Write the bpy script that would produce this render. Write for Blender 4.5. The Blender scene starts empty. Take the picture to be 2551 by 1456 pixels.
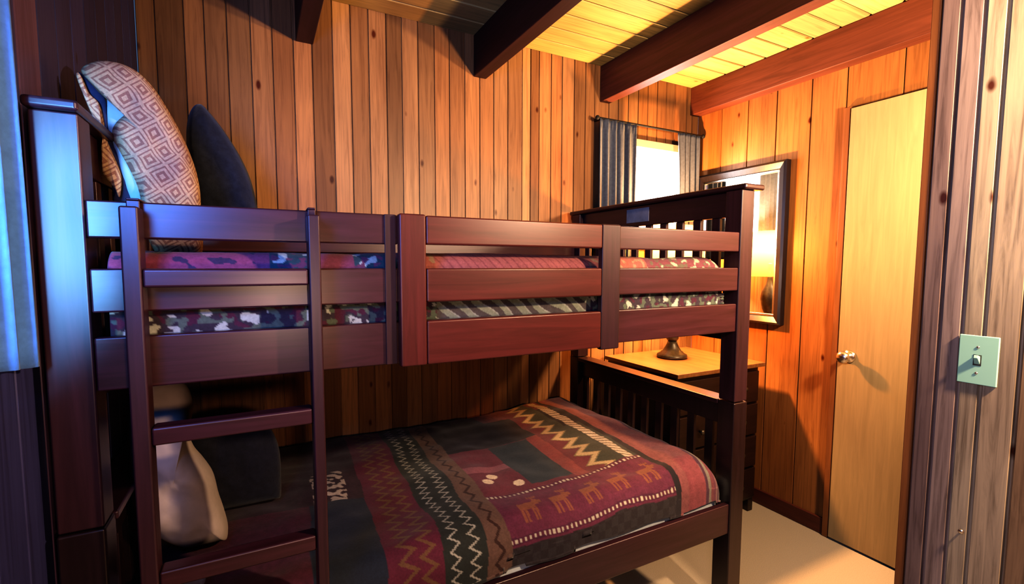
import bpy, bmesh, math, random
from mathutils import Vector, Matrix, noise
random.seed(4)
C = bpy.context.scene.collection
sc = bpy.context.scene
sc.view_settings.view_transform = 'Standard'
sc.view_settings.look = 'None'
try: sc.view_settings.look = 'High Contrast'
except Exception: pass
sc.cycles.diffuse_bounces = 0
sc.view_settings.exposure = -0.12
PI = math.pi

# ------------------------------------------------------------------ camera
YAW, PIT, ROL = math.radians(27.716), math.radians(4.3688), math.radians(.1495)
CH, FPX, CY = 1.3831, 1192.08, 750.08
Fv = Vector((math.sin(YAW)*math.cos(PIT), math.cos(YAW)*math.cos(PIT), -math.sin(PIT)))
R0 = Vector((math.cos(YAW), -math.sin(YAW), 0)); U0 = R0.cross(Fv)
Rv = R0*math.cos(ROL) + U0*math.sin(ROL); Uv = -R0*math.sin(ROL) + U0*math.cos(ROL)
cam_d = bpy.data.cameras.new('camera'); cam = bpy.data.objects.new('camera', cam_d); C.objects.link(cam)
M = Matrix((Rv, Uv, -Fv)).transposed().to_4x4(); M.translation = (0, 0, CH)
cam.matrix_world = M
cam_d.lens = 36*FPX/2551; cam_d.sensor_width = 36; cam_d.shift_y = (CY-728)/2551; cam_d.clip_start = .02
sc.camera = cam

def at(px, py, Y):
    """point of the photograph on the vertical plane at depth Y (used to read off silhouettes)"""
    d = Fv*FPX + Rv*(px-1275.5) - Uv*(py-CY)
    return Vector((0, 0, CH)) + d*(Y/d.y)

# ------------------------------------------------------------------ node helpers
def newmat(name):
    m = bpy.data.materials.new(name); m.use_nodes = True
    nt = m.node_tree; b = nt.nodes['Principled BSDF']
    return m, nt, b
def N(nt, t, **k):
    n = nt.nodes.new(t)
    for a, v in k.items(): setattr(n, a, v)
    return n
def mapping(nt, scale, coord='Object'):
    tc = N(nt, 'ShaderNodeTexCoord'); mp = N(nt, 'ShaderNodeMapping'); mp.inputs['Scale'].default_value = scale
    nt.links.new(tc.outputs[coord], mp.inputs['Vector']); return mp.outputs['Vector']
def noise_tex(nt, vec, scale, detail=4, rough=.6, dist=0):
    n = N(nt, 'ShaderNodeTexNoise'); n.inputs['Scale'].default_value = scale
    n.inputs['Detail'].default_value = detail; n.inputs['Roughness'].default_value = rough
    n.inputs['Distortion'].default_value = dist; nt.links.new(vec, n.inputs['Vector']); return n.outputs['Fac']
def ramp(nt, fac, stops):
    r = N(nt, 'ShaderNodeValToRGB'); e = r.color_ramp.elements
    e[0].position, e[0].color = stops[0][0], (*stops[0][1], 1)
    e[1].position, e[1].color = stops[-1][0], (*stops[-1][1], 1)
    for p, c in stops[1:-1]:
        k = e.new(p); k.color = (*c, 1)
    nt.links.new(fac, r.inputs['Fac']); return r.outputs['Color']
def mul(nt, a, b, mode='MULTIPLY', fac=1):
    m = N(nt, 'ShaderNodeMix', data_type='RGBA', blend_type=mode); m.inputs['Factor'].default_value = fac
    for s, v in ((m.inputs['A'], a), (m.inputs['B'], b)):
        if hasattr(v, 'default_value') and not isinstance(v, tuple): nt.links.new(v, s)
        else: s.default_value = (*v, 1)
    return m.outputs['Result']
def bump(nt, b, h, strength=.2, dist=.002):
    n = N(nt, 'ShaderNodeBump'); n.inputs['Strength'].default_value = strength; n.inputs['Distance'].default_value = dist
    nt.links.new(h, n.inputs['Height']); nt.links.new(n.outputs['Normal'], b.inputs['Normal'])

def plank_mat(name, grain_axis, rough=.42, spec=.4, knots=True, contrast=1.0, kcol=(.22, .08, .05)):
    """boards: colour per board comes from the 'tint' attribute, grain and knots from noise"""
    m, nt, b = newmat(name)
    at_ = N(nt, 'ShaderNodeAttribute', attribute_name='tint')
    s = [26, 26, 26]; s[grain_axis] = 1.1
    v = mapping(nt, s)
    g = noise_tex(nt, v, 2.2, 6, .62, 1.2)
    lo = 1-.42*contrast; hi = 1+.22*contrast
    gr = ramp(nt, g, [(.25, (lo, lo*.93, lo*.9)), (.5, (1, 1, 1)), (.75, (hi, hi, hi*.96))])
    col = mul(nt, at_.outputs['Color'], gr)
    s2 = [2.4, 2.4, 2.4]; s2[grain_axis] = .9
    pt = noise_tex(nt, mapping(nt, s2), 1.6, 3, .5)
    col = mul(nt, col, ramp(nt, pt, [(.3, (.78, .74, .74)), (.62, (1.12, 1.1, 1.05))]))
    if knots:
        s3 = [9, 9, 9]; s3[grain_axis] = 4.2
        vo = N(nt, 'ShaderNodeTexVoronoi'); vo.inputs['Scale'].default_value = 1.0
        nt.links.new(mapping(nt, s3), vo.inputs['Vector'])
        nz = noise_tex(nt, mapping(nt, (1, 1, 1)), 14, 2)
        ad = N(nt, 'ShaderNodeMath', operation='MULTIPLY_ADD'); ad.inputs[1].default_value = .12
        nt.links.new(nz, ad.inputs[0]); nt.links.new(vo.outputs['Distance'], ad.inputs[2])
        kr = ramp(nt, ad.outputs[0], [(.10, (0, 0, 0)), (.155, (1, 1, 1))])
        mx = N(nt, 'ShaderNodeMix', data_type='RGBA'); nt.links.new(kr, mx.inputs['Factor'])
        kc = mul(nt, col, kcol); nt.links.new(kc, mx.inputs['A']); nt.links.new(col, mx.inputs['B'])
        col = mx.outputs['Result']
    nt.links.new(col, b.inputs['Base Color'])
    b.inputs['Roughness'].default_value = rough; b.inputs['Specular IOR Level'].default_value = spec
    bump(nt, b, g, .12, .001)
    return m

def stain(name, c, rough=.33, axis=0, coat=.25, var=.35):
    m, nt, b = newmat(name)
    s = [22, 22, 22]; s[axis] = 1.4
    g = noise_tex(nt, mapping(nt, s), 2, 5, .6, .8)
    col = ramp(nt, g, [(.3, tuple(x*(1-var) for x in c)), (.7, tuple(x*(1+var) for x in c))])
    nt.links.new(col, b.inputs['Base Color'])
    b.inputs['Roughness'].default_value = rough; b.inputs['Coat Weight'].default_value = coat
    b.inputs['Coat Roughness'].default_value = .3
    return m
def plain(name, c, rough=.6, metal=0, scale=40, var=.12, bmp=0, sheen=0):
    m, nt, b = newmat(name)
    g = noise_tex(nt, mapping(nt, (1, 1, 1)), scale, 4)
    col = ramp(nt, g, [(.3, tuple(x*(1-var) for x in c)), (.7, tuple(min(1, x*(1+var)) for x in c))])
    nt.links.new(col, b.inputs['Base Color']); b.inputs['Roughness'].default_value = rough
    b.inputs['Metallic'].default_value = metal; b.inputs['Sheen Weight'].default_value = sheen
    if bmp: bump(nt, b, g, bmp, .004)
    return m
def attr_mat(name, rough=.85, bmp=.25):
    m, nt, b = newmat(name)
    a = N(nt, 'ShaderNodeAttribute', attribute_name='tint')
    g = noise_tex(nt, mapping(nt, (1, 1, 1)), 160, 3)
    col = mul(nt, a.outputs['Color'], ramp(nt, g, [(.3, (.82, .82, .82)), (.7, (1.12, 1.12, 1.12))]))
    nt.links.new(col, b.inputs['Base Color']); b.inputs['Roughness'].default_value = rough
    b.inputs['Sheen Weight'].default_value = .15
    bump(nt, b, g, bmp, .002)
    return m

MAT = {}
MAT['plank_v'] = plank_mat('knotty_pine_boards_upright', 2)
MAT['plank_r'] = plank_mat('knotty_pine_wide_boards', 2, .38, .45, True, .9)
MAT['plank_p'] = plank_mat('dark_weathered_boards', 2, .34, .6, True, 1.7)
MAT['plank_x'] = plank_mat('ceiling_boards_grain', 0, .55, .25, True, .8, (.5, .3, .15))
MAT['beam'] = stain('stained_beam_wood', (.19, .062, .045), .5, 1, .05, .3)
MAT['beam_shaded'] = stain('shaded_beam_wood', (.045, .016, .022), .55, 1, .05, .3)  # left beams: their shade is put into the wood colour
MAT['beam_lit'] = stain('lit_beam_wood', (.25, .075, .04), .5, 1, .05, .3)  # edge beam: the warm light on it is put into the colour
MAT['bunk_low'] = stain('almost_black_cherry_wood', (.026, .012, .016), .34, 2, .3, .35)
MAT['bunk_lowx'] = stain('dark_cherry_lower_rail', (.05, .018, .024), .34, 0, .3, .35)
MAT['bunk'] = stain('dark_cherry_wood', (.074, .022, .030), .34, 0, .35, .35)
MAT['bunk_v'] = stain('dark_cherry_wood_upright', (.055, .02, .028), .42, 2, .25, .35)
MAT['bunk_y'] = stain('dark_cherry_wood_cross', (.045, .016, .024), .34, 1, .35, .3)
MAT['gate'] = stain('cherry_wood_warmer', (.135, .026, .022), .36, 0, .3, .3)
MAT['gate_v'] = stain('cherry_wood_warmer_upright', (.135, .026, .022), .36, 2, .3, .3)
MAT['door'] = stain('birch_veneer', (.78, .52, .25), .38, 2, .15, .1)
MAT['casing'] = stain('pine_casing', (.42, .16, .055), .45, 2, .1, .25)
MAT['base'] = stain('baseboard_wood', (.16, .045, .03), .45, 1, .1, .3)
MAT['dresser'] = stain('black_brown_wood', (.03, .014, .012), .4, 0, .2, .4)
MAT['dresser_top'] = stain('honey_wood_top', (.42, .17, .06), .35, 1, .3, .25)
MAT['frame'] = stain('mirror_frame_black', (.03, .022, .025), .25, 2, .4, .3)
MAT['carpet'] = plain('beige_carpet', (.80, .62, .44), .95, 0, 320, .16, .5, .2)
MAT['plate'] = plain('pale_plastic', (.62, 1, .74), .4, 0, 10, .03)
MAT['steel'] = plain('brushed_metal', (.75, .72, .68), .25, 1, 60, .05)
MAT['pewter'] = plain('aged_pewter', (.12, .11, .09), .4, .6, 30, .4)
MAT['sheet'] = plain('white_cotton', (.78, .80, .80), .9, 0, 60, .05, .2)
MAT['cream'] = plain('cream_cotton', (.64, .49, .40), .9, 0, 9, .16, .3)
MAT['dark_pillow'] = plain('charcoal_velvet', (.028, .032, .05), .9, 0, 60, .3, .4, .3)
MAT['night_pillow'] = plain('black_velvet', (.014, .014, .024), .9, 0, 60, .3, .4, .2)
MAT['lilac'] = plain('grey_lilac_cotton', (.16, .14, .2), .9, 0, 30, .15, .3)
MAT['pale'] = plain('pale_blue_cotton', (.45, .55, .62), .9, 0, 30, .08, .2)
MAT['lining'] = plain('navy_lining', (.03, .03, .07), .9, 0, 40, .3, .3)
MAT['curtain'] = plain('slate_blue_curtain', (.12, .135, .175), .9, 0, 70, .15, .3, .3)
MAT['curtain2'] = plain('blue_grey_curtain', (.13, .30, .75), .9, 0, 70, .1, .3, .2)  # blue glare painted into the cloth colour
MAT['sash'] = plain('cream_painted_sash', (.72, .62, .44), .5, 0, 20, .05)
MAT['label'] = plain('grey_paper_label', (.62, .56, .58), .7, 0, 20, .15)
MAT['quilt'] = attr_mat('printed_quilt'); MAT['comforter'] = attr_mat('printed_comforter')
MAT['black'] = plain('matte_black', (.02, .02, .02), .7)

m, nt, b = newmat('mirror_glass'); b.inputs['Metallic'].default_value = 1; b.inputs['Roughness'].default_value = .03
b.inputs['Base Color'].default_value = (.88, .9, .93, 1); MAT['mirror'] = m
m, nt, b = newmat('window_glass'); b.inputs['Roughness'].default_value = 0; b.inputs['Alpha'].default_value = .12
b.inputs['Base Color'].default_value = (.9, .95, 1, 1); MAT['glass'] = m
# fabric shade: thin cloth, part of the light goes straight through, the rest is scattered
m = bpy.data.materials.new('lamp_shade_linen'); m.use_nodes = True; nt = m.node_tree; nt.nodes.clear()
o = N(nt, 'ShaderNodeOutputMaterial'); mx = N(nt, 'ShaderNodeMixShader'); mx2 = N(nt, 'ShaderNodeMixShader')
tr = N(nt, 'ShaderNodeBsdfTransparent'); tr.inputs[0].default_value = (1, .72, .38, 1)
tl = N(nt, 'ShaderNodeBsdfTranslucent'); tl.inputs[0].default_value = (.34, .2, .07, 1)
df = N(nt, 'ShaderNodeBsdfDiffuse'); df.inputs[0].default_value = (.4, .28, .14, 1)
mx.inputs[0].default_value = .45; mx2.inputs[0].default_value = .3
nt.links.new(tl.outputs[0], mx2.inputs[1]); nt.links.new(df.outputs[0], mx2.inputs[2])
nt.links.new(mx2.outputs[0], mx.inputs[1]); nt.links.new(tr.outputs[0], mx.inputs[2]); nt.links.new(mx.outputs[0], o.inputs[0])
MAT['shade'] = m

# woven throw: nested diamonds
m, nt, b = newmat('woven_diamond_throw')
tc = N(nt, 'ShaderNodeTexCoord'); sx = N(nt, 'ShaderNodeSeparateXYZ'); nt.links.new(tc.outputs['Object'], sx.inputs[0])
def mth(op, a, bb=None, c=None):
    n = N(nt, 'ShaderNodeMath', operation=op)
    for i, v in enumerate((a, bb, c)):
        if v is None: continue
        if isinstance(v, (int, float)): n.inputs[i].default_value = v
        else: nt.links.new(v, n.inputs[i])
    return n.outputs[0]
wz = noise_tex(nt, tc.outputs['Object'], 7, 2)
wa = mth('MULTIPLY', mth('SUBTRACT', wz, .5), .03)
X_, Z_ = mth('ADD', mth('ADD', sx.outputs[0], wa), mth('MULTIPLY', sx.outputs[1], .8)), mth('ADD', sx.outputs[2], wa)
ca, sa = math.cos(.62), math.sin(.62)
u = mth('ADD', mth('MULTIPLY', X_, ca), mth('MULTIPLY', Z_, sa)); v = mth('SUBTRACT', mth('MULTIPLY', Z_, ca), mth('MULTIPLY', X_, sa))
P = 24.
fu = mth('ABSOLUTE', mth('SUBTRACT', mth('FRACT', mth('MULTIPLY', u, P)), .5)); fv = mth('ABSOLUTE', mth('SUBTRACT', mth('FRACT', mth('MULTIPLY', v, P)), .5))
dd = mth('MAXIMUM', fu, fv)
st = mth('GREATER_THAN', mth('SINE', mth('MULTIPLY', dd, 26.)), .1)
edge = mth('GREATER_THAN', dd, .43)
f = mth('MAXIMUM', st, edge)
col = ramp(nt, f, [(0, (.50, .25, .15)), (1, (.85, .56, .31))])
g = noise_tex(nt, tc.outputs['Object'], 220, 2)
col = mul(nt, col, ramp(nt, g, [(.3, (.8, .8, .8)), (.7, (1.1, 1.1, 1.1))]))
lf = noise_tex(nt, tc.outputs['Object'], 5, 2)
col = mul(nt, col, ramp(nt, lf, [(.35, (.75, .68, .75)), (.65, (1.1, 1.08, 1))]))
nt.links.new(col, b.inputs['Base Color']); b.inputs['Roughness'].default_value = .9; bump(nt, b, f, .35, .003)
MAT['throw'] = m

# ------------------------------------------------------------------ mesh helpers
def link(name, bm, mat, parent=None, smooth=False, bevel=0, segs=2, **props):
    me = bpy.data.meshes.new(name); bmesh.ops.recalc_face_normals(bm, faces=bm.faces) if smooth != 'keep' else None
    bm.to_mesh(me); bm.free()
    me.materials.append(mat)
    ob = bpy.data.objects.new(name, me); C.objects.link(ob)
    if parent: ob.parent = parent; ob.matrix_parent_inverse = parent.matrix_world.inverted() if False else Matrix.Translation(-parent.location)
    if smooth or bevel:
        for p in me.polygons: p.use_smooth = True
    if bevel:
        md = ob.modifiers.new('bevel', 'BEVEL'); md.width = bevel; md.segments = segs; md.limit_method = 'ANGLE'
        md.harden_normals = True
    for k, v_ in props.items(): ob[k] = v_
    return ob
def box(bm, x0, x1, y0, y1, z0, z1):
    vs = [bm.verts.new((x, y, z)) for x in (x0, x1) for y in (y0, y1) for z in (z0, z1)]
    for f in ((0, 1, 3, 2), (4, 6, 7, 5), (0, 4, 5, 1), (2, 3, 7, 6), (0, 2, 6, 4), (1, 5, 7, 3)): bm.faces.new([vs[i] for i in f])
    return vs
def B(name, dims, mat, parent=None, bevel=.003, **k):
    bm = bmesh.new(); box(bm, *dims); return link(name, bm, mat, parent, bevel=bevel, **k)
def thing(name, label, cat, loc, group=None):
    o = bpy.data.objects.new(name, None); C.objects.link(o); o.location = loc; o.empty_display_size = .1
    o['label'] = label; o['category'] = cat
    if group: o['group'] = group
    return o
def tag(o, label, cat, group=None):
    o['label'] = label; o['category'] = cat
    if group: o['group'] = group
    return o
def lathe(bm, prof, cx, cy, cz, seg=40, axis='Z'):
    rings = []
    for r, h in prof:
        ring = []
        for i in range(seg):
            a = 2*PI*i/seg; p = (r*math.cos(a), r*math.sin(a), h)
            if axis == 'X': p = (h, p[0], p[1])
            if axis == 'Y': p = (p[0], h, p[1])
            ring.append(bm.verts.new((cx+p[0], cy+p[1], cz+p[2])))
        rings.append(ring)
    for a, b_ in zip(rings, rings[1:]):
        for i in range(seg):
            j = (i+1) % seg; bm.faces.new((a[i], a[j], b_[j], b_[i]))
    for e in (rings[0], rings[-1]): bm.faces.new(e)
def tube(bm, pts, r, seg=10):
    rings = []
    for i, p in enumerate(pts):
        a = pts[max(0, i-1)]; c = pts[min(len(pts)-1, i+1)]; d = (Vector(c)-Vector(a)).normalized()
        s = d.orthogonal().normalized(); t = d.cross(s)
        rings.append([bm.verts.new(Vector(p)+s*r*math.cos(2*PI*k/seg)+t*r*math.sin(2*PI*k/seg)) for k in range(seg)])
    for a, b_ in zip(rings, rings[1:]):
        for i in range(seg): bm.faces.new((a[i], a[(i+1) % seg], b_[(i+1) % seg], b_[i]))
    bm.faces.new(rings[0]); bm.faces.new(rings[-1])

def planks(name, fr, seams, tints, length, mat, holes=(), groove=.0035, depth=.006, thick=.05, **props):
    """fr = (origin, along, up, normal-into-room); boards run along 'up' between seam positions on 'along'."""
    O, A, U, Nn = [Vector(q) for q in fr]
    bm = bmesh.new(); lay = bm.verts.layers.float_color.new('tint')
    for i, (a0, a1) in enumerate(zip(seams, seams[1:])):
        segs = [(length[0], length[1])]
        for (h0, h1, l0, l1) in holes:
            if a1 > h0+1e-4 and a0 < h1-1e-4: segs = [(length[0], l0), (l1, length[1])]
        for (l0, l1) in segs:
            prof = [(a0, -thick), (a0, -depth), (a0+groove*.45, -depth), (a0+groove, 0), (a1-groove, 0), (a1-groove*.45, -depth), (a1, -depth), (a1, -thick)]
            r = [[bm.verts.new(O+A*a+Nn*n+U*l) for a, n in prof] for l in (l0, l1)]
            for ring in r:
                for v_ in ring: v_[lay] = (*tints[i % len(tints)], 1)
            n = len(prof)
            for k in range(n): bm.faces.new((r[0][k], r[0][(k+1) % n], r[1][(k+1) % n], r[1][k]))
            bm.faces.new(r[0]); bm.faces.new(r[1])
    ob = link(name, bm, mat); ob['kind'] = 'structure'
    for k, v_ in props.items(): ob[k] = v_
    return ob
def tone(base, s, hue=0):
    return tuple(max(0, min(1, c*s*(1+h))) for c, h in zip(base, (hue, 0, -hue)))

# ------------------------------------------------------------------ room
XL, XW, YW, ZC, YF = -.372, 2.5292, 2.2389, 2.4986, -1.3
XS, YS = 1.504, .597
PINE = (.60, .29, .125)
# back wall: seams read from the photo, brightness per board
sb = [-.372, -.315, -.226, -.161, -.086, -.005, .072, .150, .222, .304, .379, .455, .533, .603, .679, .758, .833, .912, .992, 1.069, 1.149, 1.232, 1.283,
      1.335, 1.41, 1.48, 1.56, 1.635, 1.699, 1.80, 1.87, 1.945, 2.02, 2.095, 2.17, 2.245, 2.32, 2.42, 2.47, XW]
br = [.55, .42, .75, .66, .75, .98, .78, 1.15, .55, 1.3, .78, 1.1, .62, 1.12, .8, .95, .8, 1.0, .85, .95, .8, 1.55, .6, 1.05, .95, 1.1, .7, .8,
      .85, .9, .75, .85, .7, .9, .8, .75, .9, .7, .6]
tb = [tone(PINE, s, random.uniform(-.08, .08)) for s in br]
planks('wall_back', ((0, YW, 0), (1, 0, 0), (0, 0, 1), (0, -1, 0)), sb, tb, (0, 2.56), MAT['plank_v'], holes=[(1.80, 2.42, 1.5, 2.13)])
# left wall with the window opening near the camera
n = int(round((YW-YF)/.105)); sl = [YF+(YW-YF)*i/n for i in range(n+1)]
sl = sorted([s for s in sl if min(abs(s+.75), abs(s-.80)) > .03]+[-.75, .80])
tl_ = [tone((.07, .07, .2), random.uniform(.7, 1.15), random.uniform(-.1, .1)) for _ in sl]  # blue haze and dark shade painted into the board colours
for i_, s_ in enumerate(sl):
    if 1.17 < s_ < 1.30: tl_[i_] = (.20, .11, .19)  # pinker board, a lit streak painted into its colour
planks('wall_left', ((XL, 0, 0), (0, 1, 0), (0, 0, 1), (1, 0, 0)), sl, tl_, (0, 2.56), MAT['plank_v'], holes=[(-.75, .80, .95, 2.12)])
# right wall (mirror and door wall), wide boards
sr = [-1.3, -1.1, -.9, -.7, -.5, -.3, -.1, .1, .3, .5, .72, .92, 1.12, 1.352, 1.52, 1.707, 1.881, 2.061, 2.245]
sr2 = [1.0, .8, 1., .9, 1., .85, 1.0, .9, 1, .95, .95, .88, .95, 1.08, 1.06, .95, 1.0, .92]
tr_ = [tone((.60, .235, .075), s, random.uniform(-.05, .05)) for s in sr2]
planks('wall_right', ((XW, 0, 0), (0, 1, 0), (0, 0, 1), (-1, 0, 0)), sr, tr_, (0, 2.56), MAT['plank_r'], groove=.004)
# partition close to the camera on the right
sp = [-1.3]
while sp[-1] < .34: sp.append(sp[-1]+random.choice((.06, .085, .1)))
sp = [s for s in sp if s < .30]+[.33, .409, .4725, .513, .556, YS]
tp = [tone((.44, .27, .16), random.uniform(.85, 1.15), random.uniform(-.05, .05)) for _ in sp]
tp[-2] = tone((.40, .27, .24), .85); tp[-3] = tone((.46, .33, .29), 1.); tp[-4] = tone((.60, .46, .33), 1.); tp[-5] = tone((.62, .46, .32), 1.)
planks('wall_partition', ((XS, 0, 0), (0, 1, 0), (0, 0, 1), (-1, 0, 0)), sp, tp, (0, 2.56), MAT['plank_p'], groove=.005, depth=.008, thick=.1)
sf = [XL+(XW-XL)*i/24 for i in range(25)]
planks('wall_front', ((0, YF, 0), (1, 0, 0), (0, 0, 1), (0, 1, 0)), sf, [tone(PINE, random.uniform(.7, 1.1)) for _ in sf], (0, 2.56), MAT['plank_v'])
# ceiling boards run across the beams
sc_ = [YF+.1265*i for i in range(30)]; sc_ = [s for s in sc_ if s < 2.26]+[2.30]
tc_ = [tone((.88, .60, .24), random.uniform(.86, 1.1), random.uniform(-.03, .03)) for _ in sc_]
planks('ceiling', ((0, 0, ZC), (0, 1, 0), (1, 0, 0), (0, 0, -1)), sc_, tc_, (XL-.05, XW+.05), MAT['plank_x'], groove=.007, depth=.012)
bm = bmesh.new(); box(bm, XL-.05, XW+.06, YF-.05, YW+.05, -.05, 0)
link('floor', bm, MAT['carpet'], kind='structure')
# beams
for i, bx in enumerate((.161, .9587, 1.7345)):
    o = B('trim_%d' % (i+1), (bx, bx+.068, YF, YW-.001, ZC-.197, ZC-.001), MAT['beam_shaded' if i < 2 else 'beam'], bevel=.004); o['kind'] = 'structure'
o = B('trim_4', (2.4507, XW-.001, YF, YW-.001, ZC-.17, ZC-.001), MAT['beam_lit'], bevel=.004); o['kind'] = 'structure'
# baseboard, casing, corner strip
o = B('baseboard_right', (XW-.018, XW-.001, 1.352, YW-.002, .001, .085), MAT['base'], bevel=.004); o['kind'] = 'structure'
o = B('baseboard_back', (XL+.002, XW-.02, YW-.018, YW-.001, .001, .085), MAT['base'], bevel=.004); o['kind'] = 'structure'
o = B('trim_5', (XW-.026, XW-.001, 1.318, 1.348, .001, 2.135), MAT['casing'], bevel=.003); o['kind'] = 'structure'
o = B('trim_6', (XS+.002, XS+.105, YS+.001, YS+.02, .001, ZC-.002), MAT['casing'], bevel=.002); o['kind'] = 'structure'
# door
d = bpy.data.objects.new('door_1', None); C.objects.link(d); d.location = (XW-.02, .93, 0); d['kind'] = 'structure'
B('door_panel', (XW-.030, XW-.001, .54, 1.314, .012, 2.1235), MAT['door'], d, bevel=.002)
bm = bmesh.new(); kx, ky, kz = XW-.030, 1.262, .945
lathe(bm, [(.030, 0), (.031, -.004), (.024, -.010), (.012, -.014), (.011, -.032), (.022, -.040), (.029, -.052), (.028, -.064), (.018, -.072), (.004, -.074)], kx, ky, kz, 32, 'X')
link('door_knob', bm, MAT['steel'], d, smooth=True, label='round silver knob')

# back window
w = bpy.data.objects.new('window_1', None); C.objects.link(w); w.location = (2.11, YW, 1.5); w['kind'] = 'structure'
bm = bmesh.new()
for a in ((1.80, 1.835, 1.5, 2.13), (2.385, 2.42, 1.5, 2.13), (1.835, 2.385, 2.085, 2.13), (1.835, 2.385, 1.5, 1.535)): box(bm, a[0]+.0005, a[1]-.0005, YW-.012, YW+.05, a[2]+.0005, a[3]-.0005)
link('window_frame', bm, MAT['sash'], w, bevel=.002)
bm = bmesh.new(); box(bm, 1.836, 2.384, YW+.02, YW+.024, 1.536, 2.084); link('window_pane', bm, MAT['glass'], w)
bm = bmesh.new(); box(bm, 1.78, 2.44, YW-.03, YW-.012, 1.47, 1.5); link('window_sill', bm, MAT['casing'], w, bevel=.002)
# left window, just outside the frame on the left
w = bpy.data.objects.new('window_2', None); C.objects.link(w); w.location = (XL, .02, .95); w['kind'] = 'structure'
bm = bmesh.new()
for a in ((-.75, -.71, .95, 2.12), (.76, .80, .95, 2.12), (-.71, .76, 2.08, 2.12), (-.71, .76, .95, .99), (.0, .03, .99, 2.08)): box(bm, XL-.05, XL+.012, a[0]+.0005, a[1]-.0005, a[2]+.0005, a[3]-.0005)
link('window_frame', bm, MAT['sash'], w, bevel=.002)
bm = bmesh.new(); box(bm, XL-.03, XL-.026, -.709, .759, .991, 2.079); link('window_pane', bm, MAT['glass'], w)

# ------------------------------------------------------------------ curtains
def curtain(name, p0, p1, z0, z1, folds, amp, mat, seed, taper=0, wavy=0, nrm=(0, -1)):
    """hanging cloth between plan points p0 and p1"""
    rnd = random.Random(seed); ph = [rnd.uniform(0, 6.28) for _ in range(4)]
    nu, nv = folds*14, 40; bm = bmesh.new(); g = []
    for j in range(nv+1):
        t = j/nv; row = []
        for i in range(nu+1):
            s = i/nu; ss = s
            if taper: ss = s if taper > 0 else s
            w_ = (1-taper*(1-t)*.0)
            x = p0[0]+(p1[0]-p0[0])*ss; y = p0[1]+(p1[1]-p0[1])*ss
            if taper: x += taper*math.sin(t*PI)*(1-s)
            a = amp*(.55+.45*(1-t))*(math.sin(2*PI*folds*s+ph[0]+.5*math.sin(3*t+ph[1]))+.35*math.sin(2*PI*folds*1.7*s+ph[2]+t*1.5))
            a += amp*.25*math.sin(2*PI*folds*3*s)*(t > .93)
            z = z0+(z1-z0)*t + (wavy*math.sin(5*s+ph[3]) if j == 0 else 0)
            row.append(bm.verts.new((x+nrm[0]*a, y+nrm[1]*a, z)))
        g.append(row)
    for j in range(nv):
        for i in range(nu): bm.faces.new((g[j][i], g[j][i+1], g[j+1][i+1], g[j+1][i]))
    ob = link(name, bm, mat, smooth=True); md = ob.modifiers.new('s', 'SOLIDIFY'); md.thickness = .003
    return ob
G = 'curtain pair at the small back window'
o = curtain('window_curtain', (1.69, YW-.055), (1.955, YW-.055), 1.42, 2.19, 5, .015, MAT['curtain'], 3)
tag(o, 'slate blue curtain panel hanging on the left side of the small back window', 'curtain', G)
o = curtain('window_curtain', (2.285, YW-.055), (2.475, YW-.055), 1.42, 2.19, 4, .014, MAT['curtain'], 8, taper=.02)
tag(o, 'slate grey curtain panel hanging between the small window and room corner', 'curtain', G)
r = thing('curtain_rod', 'thin dark curtain rod above the small back window', 'curtain rod', (2.1, YW-.055, 2.19))
bm = bmesh.new(); tube(bm, [(1.68, YW-.055, 2.194), (2.51, YW-.055, 2.194)], .006); link('rod', bm, MAT['black'], r, smooth=True)
for xx in (1.678, 2.512):
    bm = bmesh.new(); bmesh.ops.create_uvsphere(bm, u_segments=16, v_segments=10, radius=.013, matrix=Matrix.Translation((xx, YW-.055, 2.194))); link('finial', bm, MAT['black'], r, smooth=True)
for xx in (1.70, 2.495):
    bm = bmesh.new(); box(bm, xx-.005, xx+.005, YW-.055, YW, 2.186, 2.200); link('bracket', bm, MAT['black'], r, bevel=.001)
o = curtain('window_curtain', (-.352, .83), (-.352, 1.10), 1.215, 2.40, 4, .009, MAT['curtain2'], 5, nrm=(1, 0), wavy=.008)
tag(o, 'pale blue curtain lit by the window at the far left edge beside the bunk post', 'curtain')

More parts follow.
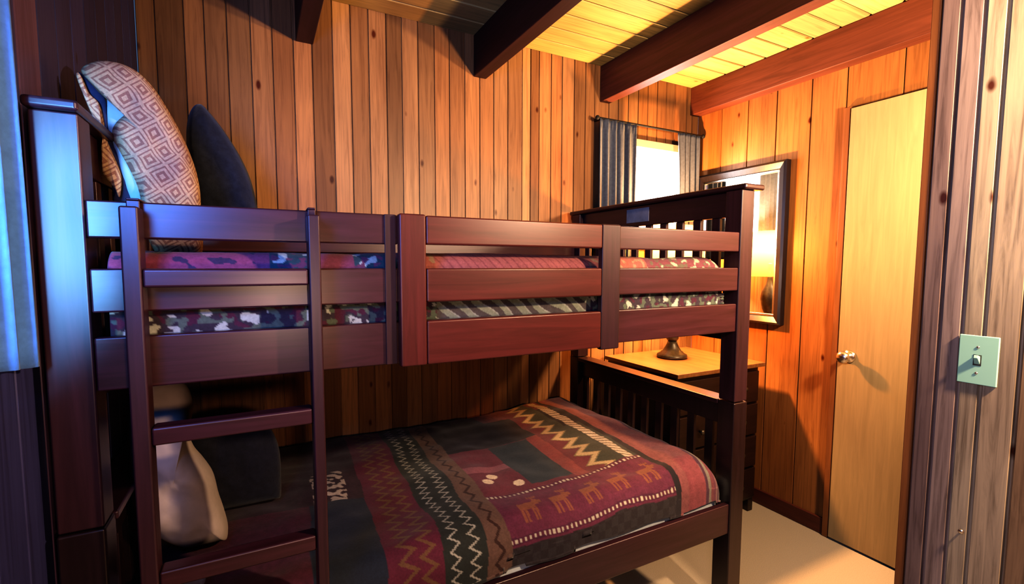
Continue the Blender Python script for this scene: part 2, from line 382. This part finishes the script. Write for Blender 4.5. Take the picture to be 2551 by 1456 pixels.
# ------------------------------------------------------------------ bunk bed
xl, xr, yf, yb, pw = -.35, 1.593, 1.145, 2.193, .069
ZT, ZJ = 1.652, .875
bunk = thing('bunk_bed', 'dark cherry wooden bunk bed with slatted guard rails against the plank wall', 'bunk bed', (.62, 1.67, 0))
for px in (xl, xr-pw):
    for py in (yf, yb-pw):
        B('upper_post', (px, px+pw, py, py+pw, ZJ+.003, ZT), MAT['bunk_v'], bunk, .004)
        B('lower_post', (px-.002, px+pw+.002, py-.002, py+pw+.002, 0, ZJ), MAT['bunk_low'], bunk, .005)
for px, nm in ((xl, 'head'), (xr-pw, 'foot')):
    cx = px+pw/2
    bm = bmesh.new(); box(bm, px-(.004 if nm == 'head' else .004), px+pw+(.004 if nm == 'head' else .034), yf-.016, yb+.022, ZT, ZT+.02); link('%s_cap' % nm, bm, MAT['bunk_y'], bunk, bevel=.007, segs=3)
    B('%s_top_board' % nm, (cx-.012, cx+.012, yf+pw, yb-pw, 1.56, ZT), MAT['bunk_y'], bunk)
    B('%s_bottom_board' % nm, (cx-.012, cx+.012, yf+pw, yb-pw, 1.10, 1.22), MAT['bunk_y'], bunk)
    B('%s_shelf_cap' % nm, (px-.004, px+pw+.006, yf+pw+.001, yb-pw-.001, ZJ-.018, ZJ), MAT['bunk_y'], bunk, .004)
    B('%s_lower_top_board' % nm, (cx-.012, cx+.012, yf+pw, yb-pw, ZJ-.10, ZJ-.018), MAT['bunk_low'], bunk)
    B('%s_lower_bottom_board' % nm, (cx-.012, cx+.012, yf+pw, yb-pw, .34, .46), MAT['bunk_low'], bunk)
    k = 0; y = yf+pw+.044
    while y < yb-pw-.02:
        B('slat', (cx-.008, cx+.008, y, y+.036, 1.22, 1.56), MAT['bunk_v'], bunk, .002)
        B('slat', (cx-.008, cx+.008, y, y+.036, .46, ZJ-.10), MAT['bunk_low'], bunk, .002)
        y += .0905
# front guard rails
x0, x1 = xl+pw, xr-pw
for z0, z1 in ((1.430, 1.500), (1.290, 1.373)):
    B('guard_rail', (x0, .295, yf+.004, yf+.026, z0, z1), MAT['bunk'], bunk, .004)
    B('guard_rail', (.89, x1, yf+.004, yf+.026, z0, z1), MAT['bunk'], bunk, .004)
B('bed_rail', (x0, x1, yf+.006, yf+.028, 1.140, 1.243), MAT['bunk'], bunk, .004)
for z0, z1 in ((1.430, 1.500), (1.290, 1.373), (1.140, 1.243)):
    B('back_rail', (x0, x1, yb-.028, yb-.006, z0, z1), MAT['bunk'], bunk, .004)
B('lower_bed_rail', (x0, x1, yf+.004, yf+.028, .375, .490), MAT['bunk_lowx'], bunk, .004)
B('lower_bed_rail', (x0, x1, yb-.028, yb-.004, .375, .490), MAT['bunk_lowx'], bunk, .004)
B('rail_stile', (.892, .962, yf-.018, yf+.0035, 1.128, 1.502), MAT['bunk_v'], bunk, .005)
B('rail_stile', (.262, .287, yf-.002, yf+.0035, 1.142, 1.5), MAT['bunk_v'], bunk, .001)
# removable gate section in the middle
g = bpy.data.objects.new('gate_section', None); C.objects.link(g); g.parent = bunk; g.matrix_parent_inverse = Matrix.Translation(-bunk.location)
g['label'] = 'redder gate section in the middle of the guard rail'
def GB(nm, dims, mat):
    o = B(nm, dims, mat, None, .005); o.parent = g; o.matrix_parent_inverse = Matrix.Identity(4); return o
g.location = (0, 0, 0)
GB('gate_stile', (.291, .356, yf-.024, yf+.001, 1.136, 1.502), MAT['gate_v'])
for z0, z1 in ((1.430, 1.500), (1.290, 1.373), (1.136, 1.245)): GB('gate_board', (.3565, .889, yf-.022, yf, z0, z1), MAT['gate'])
# slat platforms under both mattresses
for zz in (1.142, .36):
    for i in range(12):
        xx = x0+.03+i*.148
        B('bed_slat', (xx, xx+.07, yf+.029, yb-.029, zz, zz+.018), MAT['bunk_y'], bunk, .002)
# paper label on the upper foot board
bm = bmesh.new(); cx = xr-pw/2-.0135; box(bm, cx-.0006, cx+.0006, 1.628, 1.775, 1.578, 1.640); o = link('paper_label', bm, MAT['label'], bunk); o['label'] = 'grey paper label'
# ladder hooked to the front
lad = thing('bunk_ladder', 'dark wooden three rung ladder hooked on the front of the bunk', 'ladder', (-.06, 1.11, 0))
for a, b_ in ((-.221, -.192), (.0905, .1145)):
    bm = bmesh.new(); box(bm, a, b_, 1.088, 1.135, 0, 1.486); link('ladder_rail', bm, MAT['bunk_v'], lad, bevel=.004)
    bm = bmesh.new(); box(bm, a+.004, b_-.004, 1.128, 1.18, 1.5005, 1.5045); box(bm, a+.004, b_-.004, 1.1285, 1.1345, 1.482, 1.5005); box(bm, a+.004, b_-.004, 1.174, 1.18, 1.48, 1.5005); link('hook', bm, MAT['bunk_v'], lad, bevel=.002)
for z0 in (1.338, 1.038, .753, .453, .16):
    B('rung', (-.192, .0905, 1.092, 1.132, z0, z0+.035), MAT['bunk'], lad, .005)

# ------------------------------------------------------------------ mattresses and covers
def soft_box(name, dims, mat, r=.03, parent=None):
    bm = bmesh.new(); box(bm, *dims); return link(name, bm, mat, parent, bevel=r, segs=5)
o = soft_box('mattress', (x0+.012, x1-.018, yf+.036, yb-.04, .379, .565), MAT['sheet']); tag(o, 'white mattress on the lower bunk showing under the patterned quilt', 'mattress')
o = soft_box('mattress', (x0+.03, x1-.05, yf+.075, yb-.05, 1.161, 1.31), MAT['sheet']); tag(o, 'mattress on the upper bunk under the pink comforter', 'mattress')

PLUM, NAVY, DARK, BROWN, CREAM, RED, SAL = (.13, .028, .055), (.022, .03, .05), (.020, .015, .02), (.17, .095, .068), (.60, .5, .38), (.16, .036, .048), (.25, .085, .085)
SLATE = (.035, .045, .055)
def zig(a, p): # 0..1 triangle wave
    t = (a/p) % 1; return abs(2*t-1)
def moose(x, y):
    """small standing moose, unit box 0..1; True when inside"""
    if .18 < x < .72 and .38 < y < .62: return True
    if .60 < x < .86 and .50 < y < .74 and y-.5 < (x-.52)*1.0: return True
    if .78 < x < .98 and .56 < y < .68: return True
    for lx in (.20, .32, .56, .66):
        if lx < x < lx+.07 and .06 < y < .4: return True
    if .58 < x < .90 and .78 < y < .90 and (int(x*22) % 2 or y < .83): return True
    return .70 < x < .76 and .7 < y < .85
def quilt_color(u, v):
    if u > 1.0: u = 1.0+(u-1.0)*.93
    n1 = noise.noise((u*9, v*9, 0)); n2 = noise.noise((u*60, v*60, 5))
    w_ = u+.012*noise.noise((u*6, v*6, 3))+.03*(1.35-v)*(u < .8)
    vv = v+.008*noise.noise((u*8, v*4, 9))
    def sh(c, k=.12): return tuple(x*(1+k*n2+.1*n1) for x in c)
    if w_ > 1.238:                                            # stripes at the foot
        if w_ < 1.262: return sh(DARK)
        if w_ < 1.385: return sh(SAL if vv > 1.25 or w_ < 1.3 else (.26, .07, .08), .2)
        return sh([(.17, .05, .075), (.25, .13, .12), (.09, .035, .06), (.24, .2, .16), (.2, .06, .07)][int(w_*70) % 5])
    if w_ > .62:
        if vv < 1.352:                                        # animal band and what hangs below it
            if vv > 1.135:
                for y0 in (1.340, 1.152):
                    if abs(vv-y0) < .0055: return sh(CREAM) if (u*62) % 1 < .45 else sh(PLUM)
                    if abs(vv-y0) < .0095: return sh((.09, .02, .05))
                if 1.175 < vv < 1.32:
                    k = (w_-.66)/.115
                    if 0 < k < 5 and moose(k % 1*1.12-.05, (vv-1.185)/.125): return sh((.28, .10, .06))
                return sh((.155, .032, .066), .2)
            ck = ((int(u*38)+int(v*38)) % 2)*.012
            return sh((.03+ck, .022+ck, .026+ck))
        if .80 < w_ < .975 and 1.375 < vv < 1.735: return sh(SLATE)
        if w_ > 1.185 and w_ < 1.222 and vv < 2.13:             # rope
            return sh(CREAM) if (vv*34+w_*26) % 1 < .68 else sh((.2, .15, .1))
        if 1.03 < w_ < 1.17:                                   # big zigzag
            c0 = 1.10+.028*(zig(vv, .085)*2-1)
            if abs(w_-c0) < .014: return sh((.55, .40, .22))
            if abs(w_-c0) < .022: return sh((.25, .2, .1))
            if w_ > c0: return sh((.06, .065, .045))
            return sh(RED)
        if vv > 1.74: return sh((.17, .04, .045) if 2.0 < vv and w_ > .9 else DARK, .3)
        if .975 <= w_ < 1.03: return sh((.24, .06, .06))
        if w_ >= 1.03: return sh((.055, .06, .045))
        for ox, oy in ((.668, 1.455), (.70, 1.49), (.765, 1.41)):
            if ((w_-ox)/.02)**2+((vv-oy)/.022)**2 < 1: return sh((.8, .6, .42))
        if vv > 1.53 and vv < 1.58: return sh((.3, .1, .12))
        return sh((.16, .035, .052))
    if w_ > .545:                                             # tan strip with a dark vine
        c0 = .582+.012*(zig(v, .06)*2-1)
        return sh((.05, .02, .015)) if abs(w_-c0) < .0055 else sh(BROWN)
    if w_ > .42:                                              # black band, two cream zigzags
        for cc in (.455, .510):
            c0 = cc+.014*(zig(v, .036)*2-1)
            if abs(w_-c0) < .0042: return sh((.5, .45, .36))
        return sh((.03, .035, .03))
    if w_ > .27:                                              # red with brown zigzags
        for cc in (.325, .378):
            c0 = cc+.019*(zig(v, .05)*2-1)
            if abs(w_-c0) < .0085: return sh((.20, .10, .05))
        return sh((.145, .024, .048))
    if v < 1.56: return sh(NAVY) if w_ > .10 else sh((.10, .022, .04), .3)
    if v < 1.78 and .12 < w_ < .22 and noise.noise((u*45, v*45, 1)) > -.05: return sh((.62, .48, .38))
    return sh((.05, .02, .03), .3)
def drape(name, mat, x0, x1, ext_foot, yb_, y0, ext_front, z0, r, zmin, colf, puff, step=.0033, crown=0):
    """cloth laid on a mattress: flat on top, rolling down the front (small y) and the foot (large x)"""
    nu = int((x1-x0+ext_foot)/step); nv = int((yb_-y0+ext_front)/step)
    bm = bmesh.new(); lay = bm.verts.layers.float_color.new('tint'); g = []
    def arc(t):
        if t <= 0: return 0, 0
        if t < r*PI/2: return r*math.sin(t/r), r*(1-math.cos(t/r))
        return r, r+t-r*PI/2
    for j in range(nv+1):
        v_ = yb_-(yb_-y0+ext_front)*j/nv; row = []
        py_, dy = arc(y0-v_)
        for i in range(nu+1):
            u_ = x0+(x1-x0+ext_foot)*i/nu
            px_, dx = arc(u_-x1)
            dr = math.hypot(dx, dy) if (dx > 0 and dy > 0) else dx+dy
            nzv = noise.noise((u_*4.3, v_*4.3, 2.))*puff+noise.noise((u_*13, v_*13, 7.))*puff*.35
            zz = z0-dr+nzv*(1 if dr < r else .3)
            if crown:
                c1 = min(1, max(0, (u_-.85)/.5)); zz += crown*c1*c1*(3-2*c1)*(1 if dr <= 0 else max(0, 1-dr/.16))*(.75+.25*math.sin((v_-1.1)*3))
            zz = max(zz, zmin+.004*math.sin(u_*23))
            yy = min(v_, y0) if v_ < y0 else v_
            yy = (y0-py_) if v_ < y0 else v_
            if v_ < y0: yy -= puff*.5*(noise.noise((u_*7, 0, v_*3))+.4)*min(1, dy/r)
            xx = (x1+px_) if u_ > x1 else u_
            vt = bm.verts.new((xx, yy, zz)); vt[lay] = (*[max(0, c) for c in colf(u_, v_)], 1); row.append(vt)
        g.append(row)
    for j in range(nv):
        for i in range(nu): bm.faces.new((g[j][i], g[j][i+1], g[j+1][i+1], g[j+1][i]))
    ob = link(name, bm, mat, smooth=True)
    md = ob.modifiers.new('s', 'SOLIDIFY'); md.thickness = .010; md.offset = -1
    return ob
o = drape('quilt', MAT['quilt'], -.262, 1.405, .185, 2.142, 1.245, .185, .630, .080, .508, quilt_color, .016, crown=.042)
tag(o, 'plum patchwork quilt with moose band and zigzag strips on the lower bunk', 'quilt')

def comf_color(u, v):
    n2 = noise.noise((u*60, v*60, 5)); n1 = noise.noise((u*34, v*40, 1)); n3 = noise.noise((u*52+3, v*60, 4)); nb = noise.noise((u*9, 2, 4))
    low = v < 1.115
    def sh(c, k=.15): return tuple(x*(1+k*n2) for x in c)
    if .40 < u < .89:                                         # plain middle with quilted ribs, wavy leaf border below
        if low:
            q = (u*17+v*20+.4*noise.noise((u*12, v*12, 8))) % 1
            return sh((.30, .30, .21)) if q < .42 else (sh((.40, .38, .30)) if q < .52 else sh((.11, .085, .075)))
        return sh((.46, .15, .135)) if (u*40+v*25) % 1 > .2 else sh((.34, .10, .10))
    petal = n1 > .22 and n3 > -.25
    if low:
        if nb > -.15 and petal: return sh((.52, .50, .42))
        if n3 > .12: return sh((.13, .15, .11))
        if n1 < -.2: return sh((.10, .02, .045))
        return sh((.055, .035, .05))
    if u < .02: return sh((.34, .075, .14)) if n1 < .3 else sh((.07, .04, .09))
    if u < .10 or .20 < u < .30: return sh((.45, .5, .48)) if petal else (sh((.03, .07, .09)) if n3 > -.2 else sh((.16, .05, .10)))
    if u < .20: return sh((.26, .07, .12))
    if u > 1.12:
        if petal: return sh((.55, .48, .33))
        return sh((.16, .13, .09)) if n3 > .15 else sh((.22, .065, .08))
    return sh((.42, .13, .10)) if n3 < .2 else sh((.40, .25, .16))
o = drape('comforter', MAT['comforter'], -.262, 1.43, .12, 2.142, 1.232, .215, 1.409, .05, 1.175, comf_color, .010, step=.003)
tag(o, 'salmon pink comforter with floral border on the upper bunk behind the rails', 'comforter')

# ------------------------------------------------------------------ pillows and throw
def smooth_poly(pts, n=120):
    m_ = len(pts); out = []
    for k in range(n):
        t = k/n*m_; i = int(t); f_ = t-i
        p0, p1, p2, p3 = [Vector(pts[(i+q) % m_]) for q in (-1, 0, 1, 2)]
        out.append(.5*((2*p1)+(p2-p0)*f_+(2*p0-5*p1+4*p2-p3)*f_**2+(-p0+3*p1-3*p2+p3)*f_**3))
    return out
def cushion(name, px_outline, Y, th, mat, centre=None, parent=None, lean=0, puff=.006, flat=3, cut=None, K=22, n=120):
    """stuffed shape whose outline was read off the photo, standing at depth Y"""
    pts = [at(x, y, Y) for x, y in px_outline]
    pts = smooth_poly([(p.x, p.z) for p in pts], n)
    if cut is not None: pts = [Vector((max(p.x, XL+.008), max(p.y, cut))) for p in pts]
    pts = [Vector((max(p.x, -.298 if p.y < 1.685 else -.36), p.y)) for p in pts]
    c = Vector((sum(p.x for p in pts)/n, sum(p.y for p in pts)/n)) if centre is None else Vector((at(*centre, Y).x, at(*centre, Y).z))
    bm = bmesh.new()
    zb = min(p.y for p in pts)
    def ring(s, side):
        rr = []
        for p in pts:
            q = c+(p-c)*s
            o_ = th*math.sqrt(max(0, 1-s**flat))*side
            w_ = puff*(noise.noise((q.x*14, q.y*14, side*3.))+.5*noise.noise((q.x*35, q.y*35, side*3.)))*(1-s**4)
            rr.append(bm.verts.new((q.x, Y+o_+w_+lean*(q.y-zb), q.y)))
        return rr
    levels = [math.sin(PI/2*k/K) for k in range(1, K+1)]
    fr = [ring(s, -1) for s in levels]; bk = [ring(s, 1) for s in levels[:-1]]+[fr[-1]]
    for rs in (fr, bk):
        for a, b_ in zip(rs, rs[1:]):
            for i in range(n):
                j = (i+1) % n; bm.faces.new((a[i], a[j], b_[j], b_[i]))
        cv = bm.verts.new((c.x, Y+th*(-1 if rs is fr else 1)+lean*(c.y-zb), c.y))
        for i in range(n): bm.faces.new((cv, rs[0][i], rs[0][(i+1) % n]))
    return link(name, bm, mat, parent, smooth=True)
# woven throw over the pillow at the upper head end
ZU = 1.392
th_ = thing('throw_blanket', 'tan woven throw blanket with nested diamonds draped over upper bunk pillow', 'blanket', (-.2, 1.44, ZU))
cushion('throw_body', [(204, 176), (245, 155), (300, 160), (348, 184), (388, 226), (422, 280), (452, 335), (478, 395), (494, 450), (500, 510), (500, 640), (420, 660), (372, 600), (352, 500), (326, 440), (298, 385), (280, 340), (290, 310), (318, 285), (338, 262), (300, 254), (262, 244), (232, 215)],
        1.40, .055, MAT['throw'], (385, 360), th_, 0, .012, 4, ZU+.005, 26, 160)
cushion('throw_flap', [(190, 188), (200, 186), (222, 232), (248, 262), (258, 330), (285, 395), (302, 440), (298, 492), (284, 468), (256, 432), (250, 400), (257, 330), (236, 295), (212, 245)],
        1.36, .014, MAT['throw'], (262, 350), th_, 0, .004, 3, ZU+.01, 10, 100)
cushion('throw_underside', [(196, 182), (215, 195), (262, 245), (275, 330), (300, 390), (335, 450), (352, 505), (350, 560), (290, 540), (296, 450), (276, 390), (255, 330), (252, 270), (215, 232)],
        1.385, .012, MAT['lining'], (270, 340), th_, 0, .003, 3, ZU+.01, 10, 100)
o = cushion('bed_pillow', [(262, 246), (345, 252), (380, 300), (410, 380), (430, 460), (435, 560), (370, 590), (320, 520), (285, 400), (262, 320)], 1.44, .075, MAT['pale'], None, None, 0, .006, 3, ZU+.004)
tag(o, 'pale blue pillow peeking out from inside the woven throw', 'pillow')
o = cushion('throw_pillow', [(478, 275), (500, 262), (525, 285), (560, 330), (598, 390), (625, 450), (642, 520), (650, 580), (560, 600), (500, 580), (480, 480), (468, 400), (466, 320)], 1.78, .085, MAT['dark_pillow'], None, None, 0, .008, 4, ZU+.004)
tag(o, 'charcoal pillow standing on the upper bunk beside the woven throw', 'pillow')
# lower bunk pillows
ZL = .640
o = cushion('bed_pillow', [(312, 1050), (318, 985), (380, 950), (455, 955), (478, 1010), (466, 1075), (480, 1120), (508, 1155), (532, 1190), (545, 1240), (562, 1290), (568, 1325), (556, 1368), (500, 1362), (440, 1350), (385, 1318), (345, 1270), (322, 1215), (287, 1182), (300, 1130)],
            1.45, .085, MAT['cream'], None, None, 0, .012, 4, ZL+.01)
tag(o, 'cream pillow leaning upright at the head of the lower bunk', 'pillow')
o = cushion('throw_pillow', [(480, 1075), (560, 1045), (650, 1050), (690, 1100), (700, 1180), (690, 1262), (610, 1280), (520, 1270), (480, 1240), (470, 1150)], 1.66, .07, MAT['night_pillow'], None, None, 0, .008, 4, ZL)
tag(o, 'near black square pillow on the lower bunk behind the ladder', 'pillow')
bm = bmesh.new(); box(bm, -.262, -.135, 1.25, 1.36, .641, .668); o = link('folded_sheet', bm, MAT['lilac'], bevel=.012, segs=4)
tag(o, 'folded grey lilac sheet under the cream pillow on the lower bunk', 'sheet')

# ------------------------------------------------------------------ dresser, lamp, mirror
dr = thing('dresser', 'dark dresser with honey wood top in the corner beyond the bunk', 'dresser', (2.13, 1.93, 0))
DX0, DX1, DY0, DY1, DZ = 1.775, 2.44, 1.647, 2.205, .85
B('dresser_top', (DX0, DX1, DY0, DY1, DZ-.022, DZ), MAT['dresser_top'], dr, .003, label='honey coloured wooden top')
B('dresser_body', (DX0+.02, DX1-.02, DY0+.03, DY1-.005, .07, DZ-.022), MAT['dresser'], dr, .003)
for i in range(4):
    z0 = .09+i*.182
    fr_ = B('drawer', (DX0+.035, DX1-.035, DY0+.012, DY0+.031, z0, z0+.170), MAT['dresser'], dr, .004)
    for xx in (1.95, 2.27):
        bm = bmesh.new(); lathe(bm, [(.006, 0), (.006, -.012), (.013, -.018), (.012, -.026), (.003, -.029)], xx, DY0+.012, z0+.085, 16, 'Y')
        kb = link('drawer_knob', bm, MAT['pewter'], None, smooth=True); kb.parent = fr_; kb.matrix_parent_inverse = fr_.matrix_world.inverted()
for a in (DX0+.02, DX1-.06):
    for b_ in (DY0+.03, DY1-.045): B('foot', (a, a+.04, b_, b_+.04, 0, .07), MAT['dresser'], dr, .003)
LX, LY = 2.085, 1.985
lp = thing('table_lamp', 'pewter table lamp with warm linen shade on the dresser', 'lamp', (LX, LY, DZ))
bm = bmesh.new(); lathe(bm, [(.082, .001), (.085, .010), (.082, .020), (.066, .028), (.060, .036), (.052, .040), (.040, .060), (.030, .080), (.026, .095)], LX, LY, DZ); link('lamp_base', bm, MAT['pewter'], lp, smooth=True)
bm = bmesh.new(); lathe(bm, [(.024, .095), (.034, .11), (.036, .13), (.020, .15), (.018, .20), (.040, .25), (.052, .31), (.046, .36), (.022, .41), (.014, .45), (.012, .50)], LX, LY, DZ); link('lamp_body', bm, MAT['pewter'], lp, smooth=True)
bm = bmesh.new()
for s in range(48):
    pass
rings = []
for r_, h in ((.150, 1.31), (.115, 1.60)):
    rings.append([bm.verts.new((LX+r_*math.cos(2*PI*i/48), LY+r_*math.sin(2*PI*i/48), h)) for i in range(48)])
for i in range(48): bm.faces.new((rings[0][i], rings[0][(i+1) % 48], rings[1][(i+1) % 48], rings[1][i]))
o = link('lamp_shade', bm, MAT['shade'], lp, smooth=True); o['label'] = 'glowing warm linen shade'
bm = bmesh.new(); lathe(bm, [(.010, .50), (.010, .52), (.016, .54), (.008, .545)], LX, LY, DZ); link('lamp_socket', bm, MAT['black'], lp, smooth=True)

mr = thing('wall_mirror', 'tall dark framed mirror hanging on the orange plank wall', 'mirror', (XW, 1.91, 1.05))
MY0, MY1, MZ0, MZ1, MX = 1.612, 2.205, 1.055, 1.945, XW-.001
bm = bmesh.new()
def frame_loop(y0, y1, z0, z1, x): return [bm.verts.new((x, y, z)) for y, z in ((y0, z0), (y1, z0), (y1, z1), (y0, z1))]
L_ = [frame_loop(MY0, MY1, MZ0, MZ1, MX), frame_loop(MY0, MY1, MZ0, MZ1, MX-.036), frame_loop(MY0+.012, MY1-.012, MZ0+.012, MZ1-.012, MX-.044),
      frame_loop(MY0+.042, MY1-.042, MZ0+.042, MZ1-.042, MX-.030), frame_loop(MY0+.045, MY1-.045, MZ0+.045, MZ1-.045, MX-.012)]
for a, b_ in zip(L_, L_[1:]):
    for i in range(4): bm.faces.new((a[i], a[(i+1) % 4], b_[(i+1) % 4], b_[i]))
bm.faces.new(L_[0]); link('mirror_frame', bm, MAT['frame'], mr, bevel=0)
def rim(y, z, r, x): 
    pass
bm = bmesh.new()
for (a0, a1, c0, c1) in ((MY0+.044, MY1-.044, MZ0+.044, MZ0+.056), (MY0+.044, MY1-.044, MZ1-.056, MZ1-.044), (MY0+.044, MY0+.056, MZ0+.056, MZ1-.056), (MY1-.056, MY1-.044, MZ0+.056, MZ1-.056)): box(bm, MX-.026, MX-.008, a0, a1, c0, c1)
o = link('inner_trim', bm, MAT['steel'], mr, bevel=.002); o['label'] = 'silvery inner trim'
bm = bmesh.new(); box(bm, MX-.014, MX-.010, MY0+.046, MY1-.046, MZ0+.046, MZ1-.046); link('mirror_pane', bm, MAT['mirror'], mr)

# ------------------------------------------------------------------ light switch and nail on the partition
sw = thing('light_switch', 'pale green tinted wall switch plate on the near right partition', 'light switch', (XS, .479, 1.159))
B('switch_plate', (XS-.006, XS, .4425, .5145, 1.1005, 1.2175), MAT['plate'], sw, .002)
bm = bmesh.new(); vs = [bm.verts.new(p) for p in ((XS-.006, .4735, 1.149), (XS-.006, .4845, 1.149), (XS-.006, .4845, 1.169), (XS-.006, .4735, 1.169), (XS-.017, .475, 1.165), (XS-.017, .483, 1.165), (XS-.015, .483, 1.172), (XS-.015, .475, 1.172))]
for f_ in ((0, 1, 2, 3), (4, 5, 6, 7), (0, 1, 5, 4), (1, 2, 6, 5), (2, 3, 7, 6), (3, 0, 4, 7)): bm.faces.new([vs[i] for i in f_])
link('switch_toggle', bm, MAT['plate'], sw, bevel=.001)
B('toggle_slot', (XS-.0066, XS-.006, .4715, .4865, 1.146, 1.172), MAT['pewter'], sw, 0)
for zz in (1.128, 1.190):
    bm = bmesh.new(); lathe(bm, [(.003, 0), (.003, -.0012), (.001, -.0016)], XS-.006, .479, zz, 12, 'X'); link('screw', bm, MAT['steel'], sw, smooth=True)
bm = bmesh.new(); lathe(bm, [(.002, 0), (.002, -.006), (.0055, -.0065), (.0055, -.009), (.002, -.010)], XS, .484, .734, 16, 'X')
o = link('wall_nail', bm, MAT['steel'], smooth=True); tag(o, 'small pale nail head low on the partition below the switch', 'nail')

# ------------------------------------------------------------------ light
def area(name, loc, rot, size, size_y, power, col, spread=None):
    l = bpy.data.lights.new(name, 'AREA'); l.shape = 'RECTANGLE'; l.size = size; l.size_y = size_y; l.energy = power; l.color = col
    if spread: l.spread = spread
    o = bpy.data.objects.new(name, l); C.objects.link(o); o.location = loc; o.rotation_euler = rot; o.visible_camera = True; return o
# daylight through the left window (cool) and through the back window
area('window_daylight_left', (XL+.03, .42, 1.66), (math.radians(90), 0, math.radians(-20)), .2, .4, 4.0, (.08, .26, 1.0), math.radians(105))
for zz in (1.34, 1.48, 1.62):  # unseen blue spots added to brighten the left bunk post
    l = bpy.data.lights.new('post_blue_fill', 'SPOT'); l.energy = 95; l.color = (.17, .50, 1.0); l.spot_size = math.radians(38); l.spot_blend = .9; l.shadow_soft_size = .03
    o = bpy.data.objects.new('post_blue_fill', l); C.objects.link(o); o.location = (-.335, .42, zz); o.rotation_euler = (math.radians(90), 0, math.radians(10))
area('window_daylight_side', (XL-.08, .02, 1.85), (0, -PI/2, 0), .5, 1.45, 12, (.3, .5, 1.0))
area('window_daylight_back', (2.11, YW+.16, 1.82), (-PI/2, 0, 0), 1.0, 1.0, 46, (.85, .93, 1.0))
# bulb of the lamp
l = bpy.data.lights.new('bulb', 'POINT'); l.energy = 85; l.color = (1, .55, .24); l.shadow_soft_size = .03
o = bpy.data.objects.new('bulb', l); C.objects.link(o); o.location = (LX, LY, 1.50)
# room lamps beside the camera, plus unseen fills added for pillow and passage
for nm, e, c, p, sz in (('near_light', 88, (1, .745, .50), (1.36, -.12, 1.86), .04), ('pillow_fill', 14, (1, .68, .52), (.07, -.05, 1.24), .04), ('ceiling_light', 5, (1, .74, .55), (1.15, .2, 2.3), .1), ('passage_fill', 84, (1, .73, .47), (2.0, .32, 1.85), .06)):
    l = bpy.data.lights.new(nm, 'POINT'); l.energy = e; l.color = c; l.shadow_soft_size = sz
    o = bpy.data.objects.new(nm, l); C.objects.link(o); o.location = p

wd = bpy.data.worlds.new('sky'); sc.world = wd; wd.use_nodes = True
bg = wd.node_tree.nodes['Background']; bg.inputs[0].default_value = (.3, .55, 1, 1); bg.inputs[1].default_value = .35
